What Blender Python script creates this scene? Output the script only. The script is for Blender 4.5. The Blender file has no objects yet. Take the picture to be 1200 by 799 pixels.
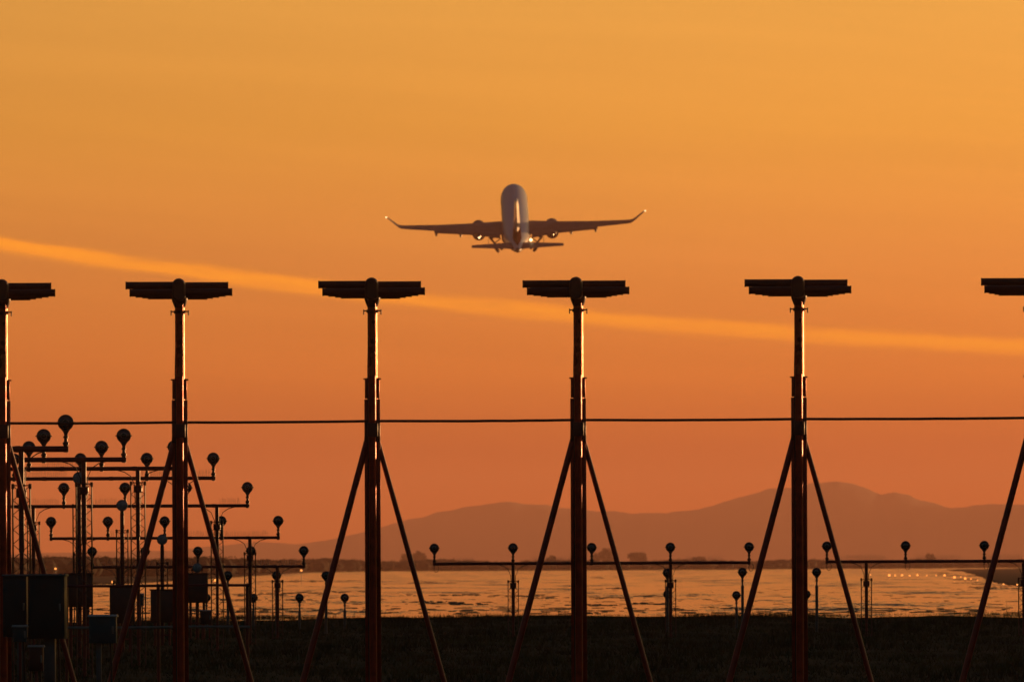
import bpy, bmesh, math, random
import numpy as np
from mathutils import Vector, Matrix
random.seed(7); rng = np.random.default_rng(11)
R = math.radians
scene = bpy.context.scene
col = scene.collection

# ------------------------------------------------------------------ camera
K = 3.75e-5                      # radians per photo pixel (800 mm lens on full frame)
ROLL = 0.0043
CAMH = 1.45                      # camera height above the grass
cam_data = bpy.data.cameras.new('camera'); cam = bpy.data.objects.new('camera', cam_data); col.objects.link(cam)
cam_data.sensor_width = 36.0; cam_data.lens = 36.0 / (1200 * K)
cam_data.shift_y = 260.5 / 1200.0
cam_data.dof.use_dof = True; cam_data.dof.focus_distance = 320.0; cam_data.dof.aperture_fstop = 27.0
cam_data.clip_start = 1.0; cam_data.clip_end = 60000.0
cam.matrix_world = Matrix.Rotation(R(90), 4, 'X') @ Matrix.Rotation(-ROLL, 4, 'Z')
scene.camera = cam

# ------------------------------------------------------------------ sun, sky, exposure
SUN_AZ, SUN_EL = R(41), R(1.6)   # azimuth to the right of the view direction
sun_dir = Vector((math.sin(SUN_AZ) * math.cos(SUN_EL), math.cos(SUN_AZ) * math.cos(SUN_EL), math.sin(SUN_EL)))
sun_data = bpy.data.lights.new('sun', 'SUN'); sun = bpy.data.objects.new('sun', sun_data); col.objects.link(sun)
sun_data.energy = 4.0; sun_data.angle = R(0.53); sun_data.color = (1.0, 0.48, 0.18)
sun.rotation_euler = (-sun_dir).to_track_quat('-Z', 'Y').to_euler()
sun.location = (40, 40, 60)

scene.view_settings.view_transform = 'Standard'; scene.view_settings.look = 'None'
scene.view_settings.exposure = 0.0; scene.view_settings.gamma = 1.0
scene.view_settings.use_curve_mapping = False

def nd(nt, kind, **kw):
    n = nt.nodes.new(kind)
    for k, v in kw.items():
        setattr(n, k, v)
    return n
def mth(nt, op, a, b=None, c=None, clamp=False):
    n = nt.nodes.new('ShaderNodeMath'); n.operation = op; n.use_clamp = clamp
    for i, v in enumerate((a, b, c)):
        if v is None: continue
        if isinstance(v, (int, float)): n.inputs[i].default_value = v
        else: nt.links.new(v, n.inputs[i])
    return n.outputs[0]
def mixc(nt, f, a, b, mode='MIX'):
    n = nt.nodes.new('ShaderNodeMix'); n.data_type = 'RGBA'; n.blend_type = mode
    for sock, v in ((n.inputs[0], f), (n.inputs[6], a), (n.inputs[7], b)):
        if isinstance(v, (int, float)): sock.default_value = v
        elif isinstance(v, tuple): sock.default_value = v
        else: nt.links.new(v, sock)
    return n.outputs[2]
def smooth(nt, v, a, b, o0=0.0, o1=1.0):
    n = nt.nodes.new('ShaderNodeMapRange'); n.interpolation_type = 'SMOOTHSTEP'
    nt.links.new(v, n.inputs[0])
    for i, x in enumerate((a, b, o0, o1)): n.inputs[i + 1].default_value = x
    return n.outputs[0]
def ramp(nt, v, stops):
    n = nt.nodes.new('ShaderNodeValToRGB'); nt.links.new(v, n.inputs[0])
    el = n.color_ramp.elements
    while len(el) < len(stops): el.new(0.5)
    for e, (p, c) in zip(el, stops): e.position = p; e.color = (*c, 1)
    return n.outputs[0]

world = bpy.data.worlds.new('World'); scene.world = world; world.use_nodes = True
wt = world.node_tree; wt.nodes.clear()
out = nd(wt, 'ShaderNodeOutputWorld'); bg = nd(wt, 'ShaderNodeBackground')
wt.links.new(bg.outputs[0], out.inputs[0])
tc = nd(wt, 'ShaderNodeTexCoord'); sep = nd(wt, 'ShaderNodeSeparateXYZ'); wt.links.new(tc.outputs['Generated'], sep.inputs[0])
X, Y, Z = sep.outputs
sky = nd(wt, 'ShaderNodeTexSky', sky_type='NISHITA'); sky.sun_disc = False
sky.sun_elevation = SUN_EL; sky.sun_rotation = SUN_AZ
sky.air_density = 1.0; sky.dust_density = 3.0
# dusk vault from the sky texture
dome = mixc(wt, 1.0, sky.outputs[0], (0.058, 0.071, 0.085, 1), 'MULTIPLY')
# low orange band of the sunset, all along the western horizon
zz = mth(wt, 'DIVIDE', Z, 0.03, clamp=True)
band = ramp(wt, zz, [(0.0, (0.54, 0.078, 0.006)), (0.10, (0.56, 0.080, 0.005)), (0.17, (0.55, 0.101, 0.016)), (0.275, (0.76, 0.197, 0.028)),
                     (0.45, (0.82, 0.277, 0.049)), (0.64, (0.87, 0.358, 0.053)), (0.81, (0.865, 0.388, 0.067)), (1.0, (0.85, 0.40, 0.075))])
hor = mth(wt, 'ADD', mth(wt, 'MULTIPLY', X, math.sin(SUN_AZ)), mth(wt, 'MULTIPLY', Y, math.cos(SUN_AZ)))
side = smooth(wt, hor, -0.35, 0.6)
lowf = smooth(wt, Z, 0.027, 0.085, 1.0, 0.0)
f = mth(wt, 'MULTIPLY', side, lowf)
skycol = mixc(wt, f, dome, band)
# thin drifting veils and one long bright streak of cloud, laid out by sky direction
ya = mth(wt, 'MAXIMUM', Y, 0.05)
u = mth(wt, 'DIVIDE', X, ya); w = mth(wt, 'DIVIDE', Z, ya)
cu = nd(wt, 'ShaderNodeCombineXYZ'); wt.links.new(mth(wt, 'MULTIPLY', u, 45.0), cu.inputs[0]); wt.links.new(mth(wt, 'MULTIPLY_ADD', u, 70.0, mth(wt, 'MULTIPLY', w, 900.0)), cu.inputs[1])
glow = nd(wt, 'ShaderNodeMapRange'); wt.links.new(u, glow.inputs[0])
for i_, v_ in enumerate((-0.035, 0.035, 0.81, 1.16)): glow.inputs[i_ + 1].default_value = v_
skycol = mixc(wt, 1.0, skycol, glow.outputs[0], 'MULTIPLY')
n1 = nd(wt, 'ShaderNodeTexNoise'); wt.links.new(cu.outputs[0], n1.inputs['Vector']); n1.inputs['Scale'].default_value = 0.5; n1.inputs['Detail'].default_value = 9; n1.inputs['Roughness'].default_value = 0.62
veil = smooth(wt, n1.outputs[0], 0.3, 0.75, 0.97, 1.04)
skycol = mixc(wt, 1.0, skycol, veil, 'MULTIPLY')
cu2 = nd(wt, 'ShaderNodeCombineXYZ'); wt.links.new(mth(wt, 'MULTIPLY', u, 200.0), cu2.inputs[0]); wt.links.new(mth(wt, 'MULTIPLY_ADD', u, 160.0, mth(wt, 'MULTIPLY', w, 1500.0)), cu2.inputs[1])
n2 = nd(wt, 'ShaderNodeTexNoise'); wt.links.new(cu2.outputs[0], n2.inputs['Vector']); n2.inputs['Scale'].default_value = 1.0; n2.inputs['Detail'].default_value = 5
c0 = mth(wt, 'ADD', mth(wt, 'MULTIPLY_ADD', u, -0.1044, 0.01116), mth(wt, 'MULTIPLY', mth(wt, 'MULTIPLY', u, u), 1.2))
c0 = mth(wt, 'MULTIPLY_ADD', mth(wt, 'SUBTRACT', n2.outputs[0], 0.5), 0.00055, c0)
dd = mth(wt, 'SUBTRACT', w, c0)
wid = smooth(wt, u, -0.024, 0.0, 0.00026, 0.00031)
g1 = mth(wt, 'DIVIDE', dd, wid)
g = mth(wt, 'EXPONENT', mth(wt, 'MULTIPLY', mth(wt, 'POWER', mth(wt, 'ABSOLUTE', g1), 3.0), -0.7))
g = mth(wt, 'MULTIPLY', g, smooth(wt, n2.outputs[0], 0.2, 0.62, 0.55, 1.0))
g = mth(wt, 'MULTIPLY', g, smooth(wt, u, -0.012, 0.0, 1.0, 0.85))
g = mth(wt, 'MULTIPLY', g, mth(wt, 'MULTIPLY', smooth(wt, u, 0.03, 0.12, 1.0, 0.0), smooth(wt, u, -0.12, -0.03, 0.0, 1.0)))
g = mth(wt, 'MULTIPLY', g, mth(wt, 'GREATER_THAN', Y, 0.06))
skycol = mixc(wt, g, skycol, (1.20, 0.385, 0.024, 1))
# nothing but dark land below the horizon
below = smooth(wt, Z, -0.02, -0.002)
skycol = mixc(wt, below, (0.02, 0.012, 0.008, 1), skycol)
wt.links.new(skycol, bg.inputs[0]); bg.inputs[1].default_value = 1.0

# ------------------------------------------------------------------ pixel -> world (placing things at measured distances)
def W(px, py, d):
    a = (px - 600.0) * K; b = (660.0 - py) * K
    return Vector(((a * math.cos(ROLL) + b * math.sin(ROLL)) * d, d, (b * math.cos(ROLL) - a * math.sin(ROLL)) * d))
def ground(px, py, z=-CAMH):
    p = W(px, py, 1.0); d = z / p.z
    return Vector((p.x * d, d, z))

# ------------------------------------------------------------------ materials
def mat(name, color, rough=0.5, metal=0.0, var=0.25, scale=8.0, bump=0.0, coat=0.0, spec=0.5, emit=None):
    m = bpy.data.materials.new(name); m.use_nodes = True; nt = m.node_tree
    b = nt.nodes['Principled BSDF']
    tcn = nd(nt, 'ShaderNodeTexCoord'); n = nd(nt, 'ShaderNodeTexNoise'); nt.links.new(tcn.outputs['Object'], n.inputs['Vector'])
    n.inputs['Scale'].default_value = scale; n.inputs['Detail'].default_value = 5
    lo = tuple(max(0, c * (1 - var)) for c in color); hi = tuple(min(1, c * (1 + var)) for c in color)
    c = ramp(nt, n.outputs[0], [(0.3, lo), (0.7, hi)])
    nt.links.new(c, b.inputs['Base Color'])
    rr = smooth(nt, n.outputs[0], 0.3, 0.7, max(0.02, rough * 0.8), min(1, rough * 1.2)); nt.links.new(rr, b.inputs['Roughness'])
    b.inputs['Metallic'].default_value = metal; b.inputs['Coat Weight'].default_value = coat; b.inputs['Coat Roughness'].default_value = 0.12
    b.inputs['Specular IOR Level'].default_value = spec
    if bump:
        bn = nd(nt, 'ShaderNodeBump'); bn.inputs['Strength'].default_value = bump; bn.inputs['Distance'].default_value = 0.02
        nt.links.new(n.outputs[0], bn.inputs['Height']); nt.links.new(bn.outputs[0], b.inputs['Normal'])
    if emit:
        b.inputs['Emission Color'].default_value = (*emit[0], 1); b.inputs['Emission Strength'].default_value = emit[1]
    return m
M = {
    'mast': mat('mast_red_paint', (0.36, 0.034, 0.011), 0.36, 0.40, 0.35, 9, 0.12),
    'pole': mat('pole_orange_paint', (0.42, 0.10, 0.032), 0.32, 0.6, 0.3, 9, 0.08),
    'strut': mat('strut_red_paint', (0.32, 0.030, 0.012), 0.38, 0, 0.35, 8, 0.1),
    'antenna': mat('antenna_fibreglass', (0.10, 0.020, 0.012), 0.55, 0, 0.25, 5),
    'cap': mat('cap_plastic', (0.13, 0.040, 0.016), 0.5, 0, 0.25, 5),
    'bar': mat('bar_red_paint', (0.17, 0.018, 0.009), 0.45, 0, 0.3, 6),
    'lattice': mat('lattice_paint', (0.09, 0.018, 0.010), 0.4, 0, 0.3, 6),
    'lamp': mat('lamp_housing_black', (0.03, 0.026, 0.024), 0.4, 0, 0.2, 12),
    'lens': mat('lamp_glass', (0.016, 0.019, 0.020), 0.12, 0, 0.2, 20, coat=0.6),
    'ring': mat('lamp_ring_metal', (0.10, 0.10, 0.10), 0.35, 0.6, 0.15, 20),
    'strobe': mat('strobe_glass', (0.20, 0.23, 0.25), 0.25, 0, 0.3, 14, coat=0.4),  # grey tone paints a sky reflection into the glass
    'stem': mat('lamp_stem_metal', (0.10, 0.05, 0.03), 0.4, 0.3, 0.25, 12),
    'spike': mat('spike_steel', (0.45, 0.33, 0.25), 0.35, 0.5, 0.2, 12),
    'cabinet': mat('cabinet_green', (0.016, 0.022, 0.020), 0.55, 0, 0.3, 4),
    'cabinet_grey': mat('cabinet_dark_grey', (0.035, 0.032, 0.030), 0.5, 0, 0.3, 4),
    'cabinet_blue': mat('cabinet_blue_grey', (0.040, 0.065, 0.075), 0.5, 0, 0.25, 4),
    'box': mat('box_brown_paint', (0.11, 0.030, 0.016), 0.45, 0, 0.3, 4),
    'grey_post': mat('grey_post', (0.085, 0.090, 0.092), 0.45, 0.2, 0.25, 6),
    'lid': mat('lid_sky_sheen', (0.30, 0.28, 0.26), 0.4, 0.2, 0.25, 8),  # pale tone paints the sky's sheen onto the lid edges
    'rail': mat('rail_galvanised', (0.22, 0.20, 0.18), 0.4, 0.5, 0.25, 8),
    'cable': mat('cable_black', (0.035, 0.02, 0.014), 0.5, 0, 0.2, 8),
    'rubber': mat('rubber', (0.03, 0.03, 0.03), 0.7),
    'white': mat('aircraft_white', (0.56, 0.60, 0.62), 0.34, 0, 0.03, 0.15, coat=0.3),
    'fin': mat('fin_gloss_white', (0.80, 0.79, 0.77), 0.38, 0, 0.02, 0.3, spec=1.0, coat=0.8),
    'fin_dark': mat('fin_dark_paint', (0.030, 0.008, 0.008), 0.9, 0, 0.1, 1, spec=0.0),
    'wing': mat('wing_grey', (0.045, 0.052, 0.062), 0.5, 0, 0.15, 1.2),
    'dark': mat('aircraft_dark', (0.04, 0.03, 0.03), 0.35),
    'metal': mat('bare_metal', (0.30, 0.27, 0.25), 0.3, 1.0, 0.1, 3),
    'light_and_glint': mat('lit_glass_and_glint', (0.8, 0.6, 0.4), 0.2, emit=((1.0, 0.68, 0.32), 4.0)),  # lit wing tip lights, also the glowing sun-glint spots
    'field_light': mat('field_light_lit', (0.8, 0.5, 0.3), 0.2, emit=((1.0, 0.32, 0.06), 2.2)),
    'leaf': mat('scrub_leaves', (0.036, 0.036, 0.020), 0.9, 0, 0.4, 1.5, spec=0.05),
    'trunk': mat('trunk_bark', (0.08, 0.055, 0.04), 0.85),
    'grass': mat('grass_blades', (0.046, 0.044, 0.014), 0.85, 0, 0.6, 0.30, spec=0.08),
    'rock': mat('hill_forest', (0.060, 0.055, 0.045), 0.95, 0, 0.4, 0.01),
    'mud': mat('mud', (0.050, 0.040, 0.032), 0.8, 0, 0.4, 0.2, spec=0.1),
    'land': mat('far_land', (0.034, 0.025, 0.014), 0.95, 0, 0.5, 0.05, spec=0.03),
}
def ground_mat():
    m = bpy.data.materials.new('airfield_grass'); m.use_nodes = True; nt = m.node_tree; b = nt.nodes['Principled BSDF']
    t = nd(nt, 'ShaderNodeTexCoord'); mp = nd(nt, 'ShaderNodeMapping'); nt.links.new(t.outputs['Object'], mp.inputs[0]); mp.inputs['Scale'].default_value = (0.5, 0.035, 1)
    n = nd(nt, 'ShaderNodeTexNoise'); nt.links.new(mp.outputs[0], n.inputs['Vector']); n.inputs['Scale'].default_value = 1; n.inputs['Detail'].default_value = 8; n.inputs['Roughness'].default_value = 0.65
    c = ramp(nt, n.outputs[0], [(0.3, (0.016, 0.018, 0.006)), (0.5, (0.036, 0.034, 0.012)), (0.7, (0.075, 0.052, 0.022))])
    nt.links.new(c, b.inputs['Base Color']); b.inputs['Roughness'].default_value = 0.9; b.inputs['Specular IOR Level'].default_value = 0.05
    return m
def mirage_mat():  # reflecting surface imitating a heat mirage
    m = bpy.data.materials.new('mirage_sheet'); m.use_nodes = True; nt = m.node_tree; b = nt.nodes['Principled BSDF']
    t = nd(nt, 'ShaderNodeTexCoord')
    def noise(sx, sy, det, rough):
        mp = nd(nt, 'ShaderNodeMapping'); nt.links.new(t.outputs['Object'], mp.inputs[0]); mp.inputs['Scale'].default_value = (sx, sy, 1)
        n = nd(nt, 'ShaderNodeTexNoise'); nt.links.new(mp.outputs[0], n.inputs['Vector']); n.inputs['Scale'].default_value = 1; n.inputs['Detail'].default_value = det; n.inputs['Roughness'].default_value = rough
        return n.outputs[0]
    a = noise(0.22, 0.012, 5, 0.65); f2 = noise(8.0, 0.10, 6, 0.78)
    s = mth(nt, 'ADD', mth(nt, 'MULTIPLY', a, 0.55), mth(nt, 'MULTIPLY', f2, 0.45))
    rr = smooth(nt, s, 0.525, 0.60, 0.05, 0.62); nt.links.new(rr, b.inputs['Roughness'])
    b.inputs['Base Color'].default_value = (0.03, 0.03, 0.03, 1); b.inputs['IOR'].default_value = 1.33
    return m
M['ground'] = ground_mat(); M['water'] = mirage_mat()

# ------------------------------------------------------------------ mesh helpers
class MB:
    def __init__(s): s.v = []; s.f = []
    def add(s, vs, fs):
        o = len(s.v); s.v += [tuple(v) for v in vs]; s.f += [tuple(i + o for i in f) for f in fs]; return s
    def box(s, cx, cy, cz, sx, sy, sz, bev=0.0):
        if bev <= 0:
            vs = [(cx + a * sx / 2, cy + b * sy / 2, cz + c * sz / 2) for a in (-1, 1) for b in (-1, 1) for c in (-1, 1)]
            return s.add(vs, [(0, 1, 3, 2), (4, 6, 7, 5), (0, 4, 5, 1), (2, 3, 7, 6), (0, 2, 6, 4), (1, 5, 7, 3)])
        bm = bmesh.new(); bmesh.ops.create_cube(bm, size=1, matrix=Matrix.Translation((cx, cy, cz)) @ Matrix.Diagonal((sx, sy, sz, 1)))
        bmesh.ops.bevel(bm, geom=bm.edges[:], offset=bev, segments=2, affect='EDGES', profile=0.5)
        bm.verts.index_update(); r = s.add([v.co[:] for v in bm.verts], [[v.index for v in f.verts] for f in bm.faces]); bm.free(); return r
    def loft(s, rings, cap=True):
        n = len(rings[0]); o = len(s.v)
        for r in rings: s.v += [tuple(p) for p in r]
        for i in range(len(rings) - 1):
            for j in range(n):
                a = o + i * n + j; b = o + i * n + (j + 1) % n
                s.f.append((a, b, b + n, a + n))
        if cap:
            s.f.append(tuple(o + j for j in reversed(range(n)))); s.f.append(tuple(o + (len(rings) - 1) * n + j for j in range(n)))
        return s
    def tube(s, p0, p1, r0, r1=None, n=12, cap=True):
        return s.path([p0, p1], [r0, r1 if r1 is not None else r0], n, cap)
    def path(s, pts, rs, n=10, cap=True):
        pts = [Vector(p) for p in pts]
        if isinstance(rs, (int, float)): rs = [rs] * len(pts)
        rings = []
        for i, p in enumerate(pts):
            t = (pts[min(i + 1, len(pts) - 1)] - pts[max(i - 1, 0)]).normalized()
            up = Vector((0, 0, 1)) if abs(t.z) < 0.9 else Vector((0, 1, 0))
            a = t.cross(up).normalized(); b = a.cross(t).normalized()
            rings.append([p + (a * math.cos(2 * math.pi * j / n) + b * math.sin(2 * math.pi * j / n)) * rs[i] for j in range(n)])
        return s.loft(rings, cap)
    def lathe(s, prof, axis='Z', n=24, c=(0, 0, 0)):
        rings = []
        for (h, r) in prof:
            ring = []
            for j in range(n):
                a = 2 * math.pi * j / n; x, y = r * math.cos(a), r * math.sin(a)
                q = (x, y, h) if axis == 'Z' else (x, h, y)
                ring.append((q[0] + c[0], q[1] + c[1], q[2] + c[2]))
            rings.append(ring)
        return s.loft(rings)
    def mesh(s, name, m, smooth_deg=35):
        me = bpy.data.meshes.new(name); me.from_pydata(s.v, [], s.f); me.materials.append(M[m] if isinstance(m, str) else m)
        bm = bmesh.new(); bm.from_mesh(me); bmesh.ops.recalc_face_normals(bm, faces=bm.faces); bm.to_mesh(me); bm.free()
        if smooth_deg:
            me.polygons.foreach_set('use_smooth', [True] * len(me.polygons))
            try: me.set_sharp_from_angle(angle=R(smooth_deg))
            except Exception: pass
        return me
def inst(name, me, parent=None, loc=(0, 0, 0), rot=(0, 0, 0)):
    o = bpy.data.objects.new(name, me); col.objects.link(o); o.location = loc; o.rotation_euler = rot
    if parent: o.parent = parent
    return o
def build(mb, name, m, parent=None, loc=(0, 0, 0), sd=35): return inst(name, mb.mesh(name, m, sd), parent, loc)
def tag(o, label=None, cat=None, group=None, kind=None):
    if label: o['label'] = label
    if cat: o['category'] = cat
    if group: o['group'] = group
    if kind: o['kind'] = kind
    return o
def thing(name, loc, label, cat, group=None):
    o = bpy.data.objects.new(name, None); col.objects.link(o); o.location = loc; o.empty_display_size = 0.2
    return tag(o, label, cat, group)
def copy_tree(o, parent=None):
    c = o.copy(); col.objects.link(c)
    if parent: c.parent = parent
    for ch in o.children: copy_tree(ch, c)
    return c

# ------------------------------------------------------------------ ground, water, land, mountains
mb = MB(); mb.add([(-6000, -300, -CAMH), (6000, -300, -CAMH), (6000, 23500, -CAMH), (-6000, 23500, -CAMH)], [(0, 1, 2, 3)])
tag(build(mb, 'ground', 'ground', sd=0), kind='structure')

# water sheet added in place of a heat mirage, irregular near edge
near = []
for x in np.linspace(-60, 60, 241):
    y = 602 + 16 * math.sin(x * 0.31 + 1) + 9 * math.sin(x * 1.3) + random.uniform(-7, 7)
    if x < -9.5: y -= 20
    near.append((x, y, -CAMH + 0.03))
vs = [(-6000, 640, -CAMH + 0.03)] + near + [(6000, 640, -CAMH + 0.03), (6000, 23000, -CAMH + 0.03), (-6000, 23000, -CAMH + 0.03)]
me = bpy.data.meshes.new('water'); me.from_pydata(vs, [], [tuple(range(len(vs)))]); me.materials.append(M['water'])
tag(inst('water', me), kind='structure')

# far shore: the land behind the water
shore_px = [(-900, 692), (-300, 690), (-60, 688), (60, 687), (150, 684), (230, 678), (300, 673), (360, 670.5), (450, 669.0), (560, 668.6), (700, 668.0), (820, 667.4), (930, 666.6), (1040, 666.0), (1150, 665.2), (1300, 664.5), (2200, 661), (3200, 657)]
front = []
for (a, b) in zip(shore_px[:-1], shore_px[1:]):
    for i in range(24):
        t = i / 24; px = a[0] + (b[0] - a[0]) * t; py = a[1] + (b[1] - a[1]) * t + random.uniform(-0.25, 0.25)
        front.append(ground(px, py))
mb = MB(); n = len(front)
mb.v = [(p.x, p.y, -CAMH + 0.01) for p in front] + [(p.x, p.y + 15, -CAMH + 0.16) for p in front] + [(p.x * 3.2, 23300, -CAMH + 0.2) for p in front]
for i in range(n - 1):
    mb.f += [(i, i + 1, n + i + 1, n + i), (n + i, n + i + 1, 2 * n + i + 1, 2 * n + i)]
tag(build(mb, 'far_shore', 'land', sd=0), kind='structure')

# low spit of land running out from the right
spit = [(1108, 667.6), (1125, 669.6), (1140, 672.6), (1152, 676.6), (1160, 680.5), (1172, 684), (1185, 686.5), (1200, 688), (1240, 692), (1330, 693), (1450, 692), (1450, 668), (1200, 665.5)]
pts = []
for (a, b) in zip(spit, spit[1:] + spit[:1]):
    for i in range(6):
        t = i / 6; pts.append(ground(a[0] + (b[0] - a[0]) * t + random.uniform(-3, 3), a[1] + (b[1] - a[1]) * t + random.uniform(-0.6, 0.6)))
c = sum(pts, Vector()) / len(pts)
rings = [[(p.x, p.y, -CAMH + 0.02) for p in pts], [((p.x - c.x) * 0.97 + c.x, (p.y - c.y) * 0.97 + c.y, -CAMH + 0.10) for p in pts]]
mb = MB(); mb.loft(rings)
tag(build(mb, 'spit', 'land', sd=0), kind='structure')

# mud banks just clear of the water
mb = MB()
def bank(px, py, wpx, dep, h=0.025):
    cpt = ground(px, py); rx = wpx * K * cpt.y / 2; ry = dep
    n = 22; o = []
    for j in range(n):
        a = 2 * math.pi * j / n; q = random.uniform(0.72, 1.15)
        o.append((cpt.x + rx * q * math.cos(a), cpt.y + ry * q * math.sin(a)))
    mb.loft([[(x, y, -CAMH + 0.02) for (x, y) in o], [((x - cpt.x) * 0.8 + cpt.x, (y - cpt.y) * 0.8 + cpt.y, -CAMH + 0.03 + h) for (x, y) in o]])
for (px, py, wpx, dep) in [(370, 681.0, 60, 40), (330, 681.5, 40, 30), (410, 680, 30, 25), (300, 697, 90, 25), (350, 695.5, 60, 20), (400, 694, 60, 20), (290, 703.5, 60, 12), (350, 703.7, 30, 8),
                            (150, 698, 70, 18), (80, 695, 60, 20), (705, 677, 28, 60), (722, 689.5, 30, 30), (500, 683, 50, 30), (530, 698, 70, 14), (510, 706, 60, 8), (545, 709, 50, 8),
                            (610, 699, 60, 12), (640, 701, 40, 10), (720, 701, 40, 12), (760, 699, 30, 10), (760, 708, 60, 8), (700, 710, 50, 6), (1145, 689, 10, 40), (1100, 671, 30, 60), (1118, 674.5, 34, 50), (1134, 679, 30, 40), (1146, 684, 30, 30), (1158, 688, 34, 25), (1180, 690, 40, 20)]:
    for _ in range(max(6, int(wpx / 2.6))):
        q = random.gauss(0, 0.5); w2 = random.uniform(3, 13)
        bank(px + q * wpx * 0.62, py + random.gauss(0, 0.6), w2, min(dep, 3 + 5e4 / (py - 655) ** 3 * w2 * 0.1), random.uniform(0.01, 0.03))
for i in range(460):
    py = 681 + 36 * random.random() ** 0.75; px = random.uniform(-80, 1280)
    bank(px, py, random.uniform(3, 17), random.uniform(1.0, 3.5), random.uniform(0.004, 0.016))
for i in range(240):
    py = random.uniform(713, 720.5); px = random.uniform(-80, 1280)
    bank(px, py, random.uniform(4, 26), random.uniform(1, 3), 0.018)
tag(build(mb, 'mudflat', 'mud', sd=0), kind='structure')

# mountains 18 km away
MD = 18000.0
ridge = [(-1500, 640), (-600, 648), (0, 650), (200, 645), (260, 638), (300, 634), (350, 637), (390, 631), (440, 619), (458, 613), (480, 607), (497, 605), (512, 599), (530, 597), (545, 592.5), (565, 591), (580, 588.5), (598, 587.5), (612, 590), (640, 591), (655, 595), (680, 596), (700, 600), (720, 599), (740, 602.5), (762, 601), (780, 602), (800, 599), (818, 597), (835, 592), (850, 586), (870, 581), (885, 577), (900, 571), (915, 570.5), (930, 569), (950, 564.5), (965, 564), (982, 563), (992, 565), (1000, 566), (1017, 571), (1025, 575.5), (1032, 578.5), (1042, 577), (1050, 576.6), (1065, 579.5), (1073, 584), (1080, 586), (1097, 589), (1106, 592.5), (1115, 594.5), (1132, 594), (1145, 592), (1162, 591), (1200, 592), (1300, 578), (1500, 600), (1900, 630), (2700, 640)]
rx = [W(p[0], p[1], MD).x for p in ridge]; rz = [W(p[0], p[1], MD).z for p in ridge]
xs = np.arange(-1400, 1440, 2.0); prof = np.interp(xs, rx, rz)
def fbm(x, s):
    o = np.zeros_like(x)
    for k, a in ((0.011, 1.0), (0.027, 0.55), (0.061, 0.3), (0.13, 0.22), (0.31, 0.18), (0.63, 0.13), (1.1, 0.09)):
        o += a * np.sin(x * k + s * 7.1 + k * 900) * np.cos(x * k * 0.63 + s * 3.3)
    return o
ys = np.linspace(-700, 700, 29); mb = MB(); nx = len(xs)
for j, yy in enumerate(ys):
    e = math.exp(-(yy / 300.0) ** 2); k = 1 + yy / MD
    zz_ = -CAMH + (prof + CAMH) * e + fbm(xs + yy * 0.4, yy * 0.002) * (1.4 * e * (0.4 + 0.6 * abs(yy) / 300))
    if j == 14: zz_ = prof + fbm(xs, 0.3) * 1.25
    for i in range(nx): mb.v.append((xs[i], MD + yy, max(zz_[i], -CAMH - 0.5)))
for j in range(len(ys) - 1):
    for i in range(nx - 1):
        a = j * nx + i; mb.f.append((a, a + 1, a + nx + 1, a + nx))
tag(build(mb, 'mountains', 'rock', sd=60), kind='structure')

# added unseen bank, out of frame right, shaped to shade the lower masts
BX = 46.0
path = BX / math.sin(SUN_AZ)
btop = W(600, 572, 245).z + path * math.tan(SUN_EL)
mb = MB(); y0, y1 = 120, 900
rings = []
for yy in np.linspace(y0, y1, 60):
    h = btop + 0.05 * math.sin(yy * 0.11) + 0.03 * math.sin(yy * 0.37)
    rings.append([(BX - 7, yy, -CAMH - 0.1), (BX - 2, yy, h - 0.7), (BX, yy, h), (BX + 3, yy, h - 0.1), (BX + 14, yy, -CAMH - 0.1)])
mb.loft(rings)
tag(build(mb, 'shade_bank', 'ground', sd=60), kind='structure')

# grass tufts over the near field
def grass(n=26000):
    y = 262 + (612 - 262) * rng.random(n) ** 1.0
    x = (rng.random(n) - 0.5) * 2 * (0.0255 * y + 1.0)
    edge = rng.random(n) < 0.10; y[edge] = rng.uniform(585, 618, edge.sum())
    B = 5
    base = np.repeat(np.stack([x, y], 1), B, 0) + rng.normal(0, 0.05, (n * B, 2))
    patch = 0.6 + 0.5 * np.sin(base[:, 0] * 0.9 + base[:, 1] * 0.05) * np.sin(base[:, 1] * 0.09 + 1)
    h = rng.uniform(0.04, 0.15, n * B) * np.clip(patch + 0.2, 0.35, 1.2)
    weed = np.repeat(rng.random(n) < 0.022, B) & (base[:, 1] > 330); h = np.where(weed, h * rng.uniform(1.3, 3.0, n * B), h)
    lean = rng.normal(0, 0.05, (n * B, 2)); wd = rng.uniform(0.004, 0.010, n * B); ang = rng.random(n * B) * 2 * math.pi
    v = np.zeros((n * B, 3, 3))
    v[:, 0, :2] = base + np.stack([np.cos(ang), np.sin(ang)], 1) * wd[:, None]; v[:, 1, :2] = base - np.stack([np.cos(ang), np.sin(ang)], 1) * wd[:, None]
    v[:, :2, 2] = -CAMH - 0.005; v[:, 2, :2] = base + lean; v[:, 2, 2] = -CAMH + h
    me = bpy.data.meshes.new('grass'); N = n * B
    me.vertices.add(N * 3); me.vertices.foreach_set('co', v.reshape(-1)); me.loops.add(N * 3); me.loops.foreach_set('vertex_index', np.arange(N * 3, dtype=np.int32))
    me.polygons.add(N); me.polygons.foreach_set('loop_start', np.arange(0, N * 3, 3, dtype=np.int32)); me.update(calc_edges=True); me.validate()
    me.materials.append(M['grass']); return me
tag(inst('grass', grass()), 'short dark grass covering the field in front of the water', 'grass', kind='stuff')

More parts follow.
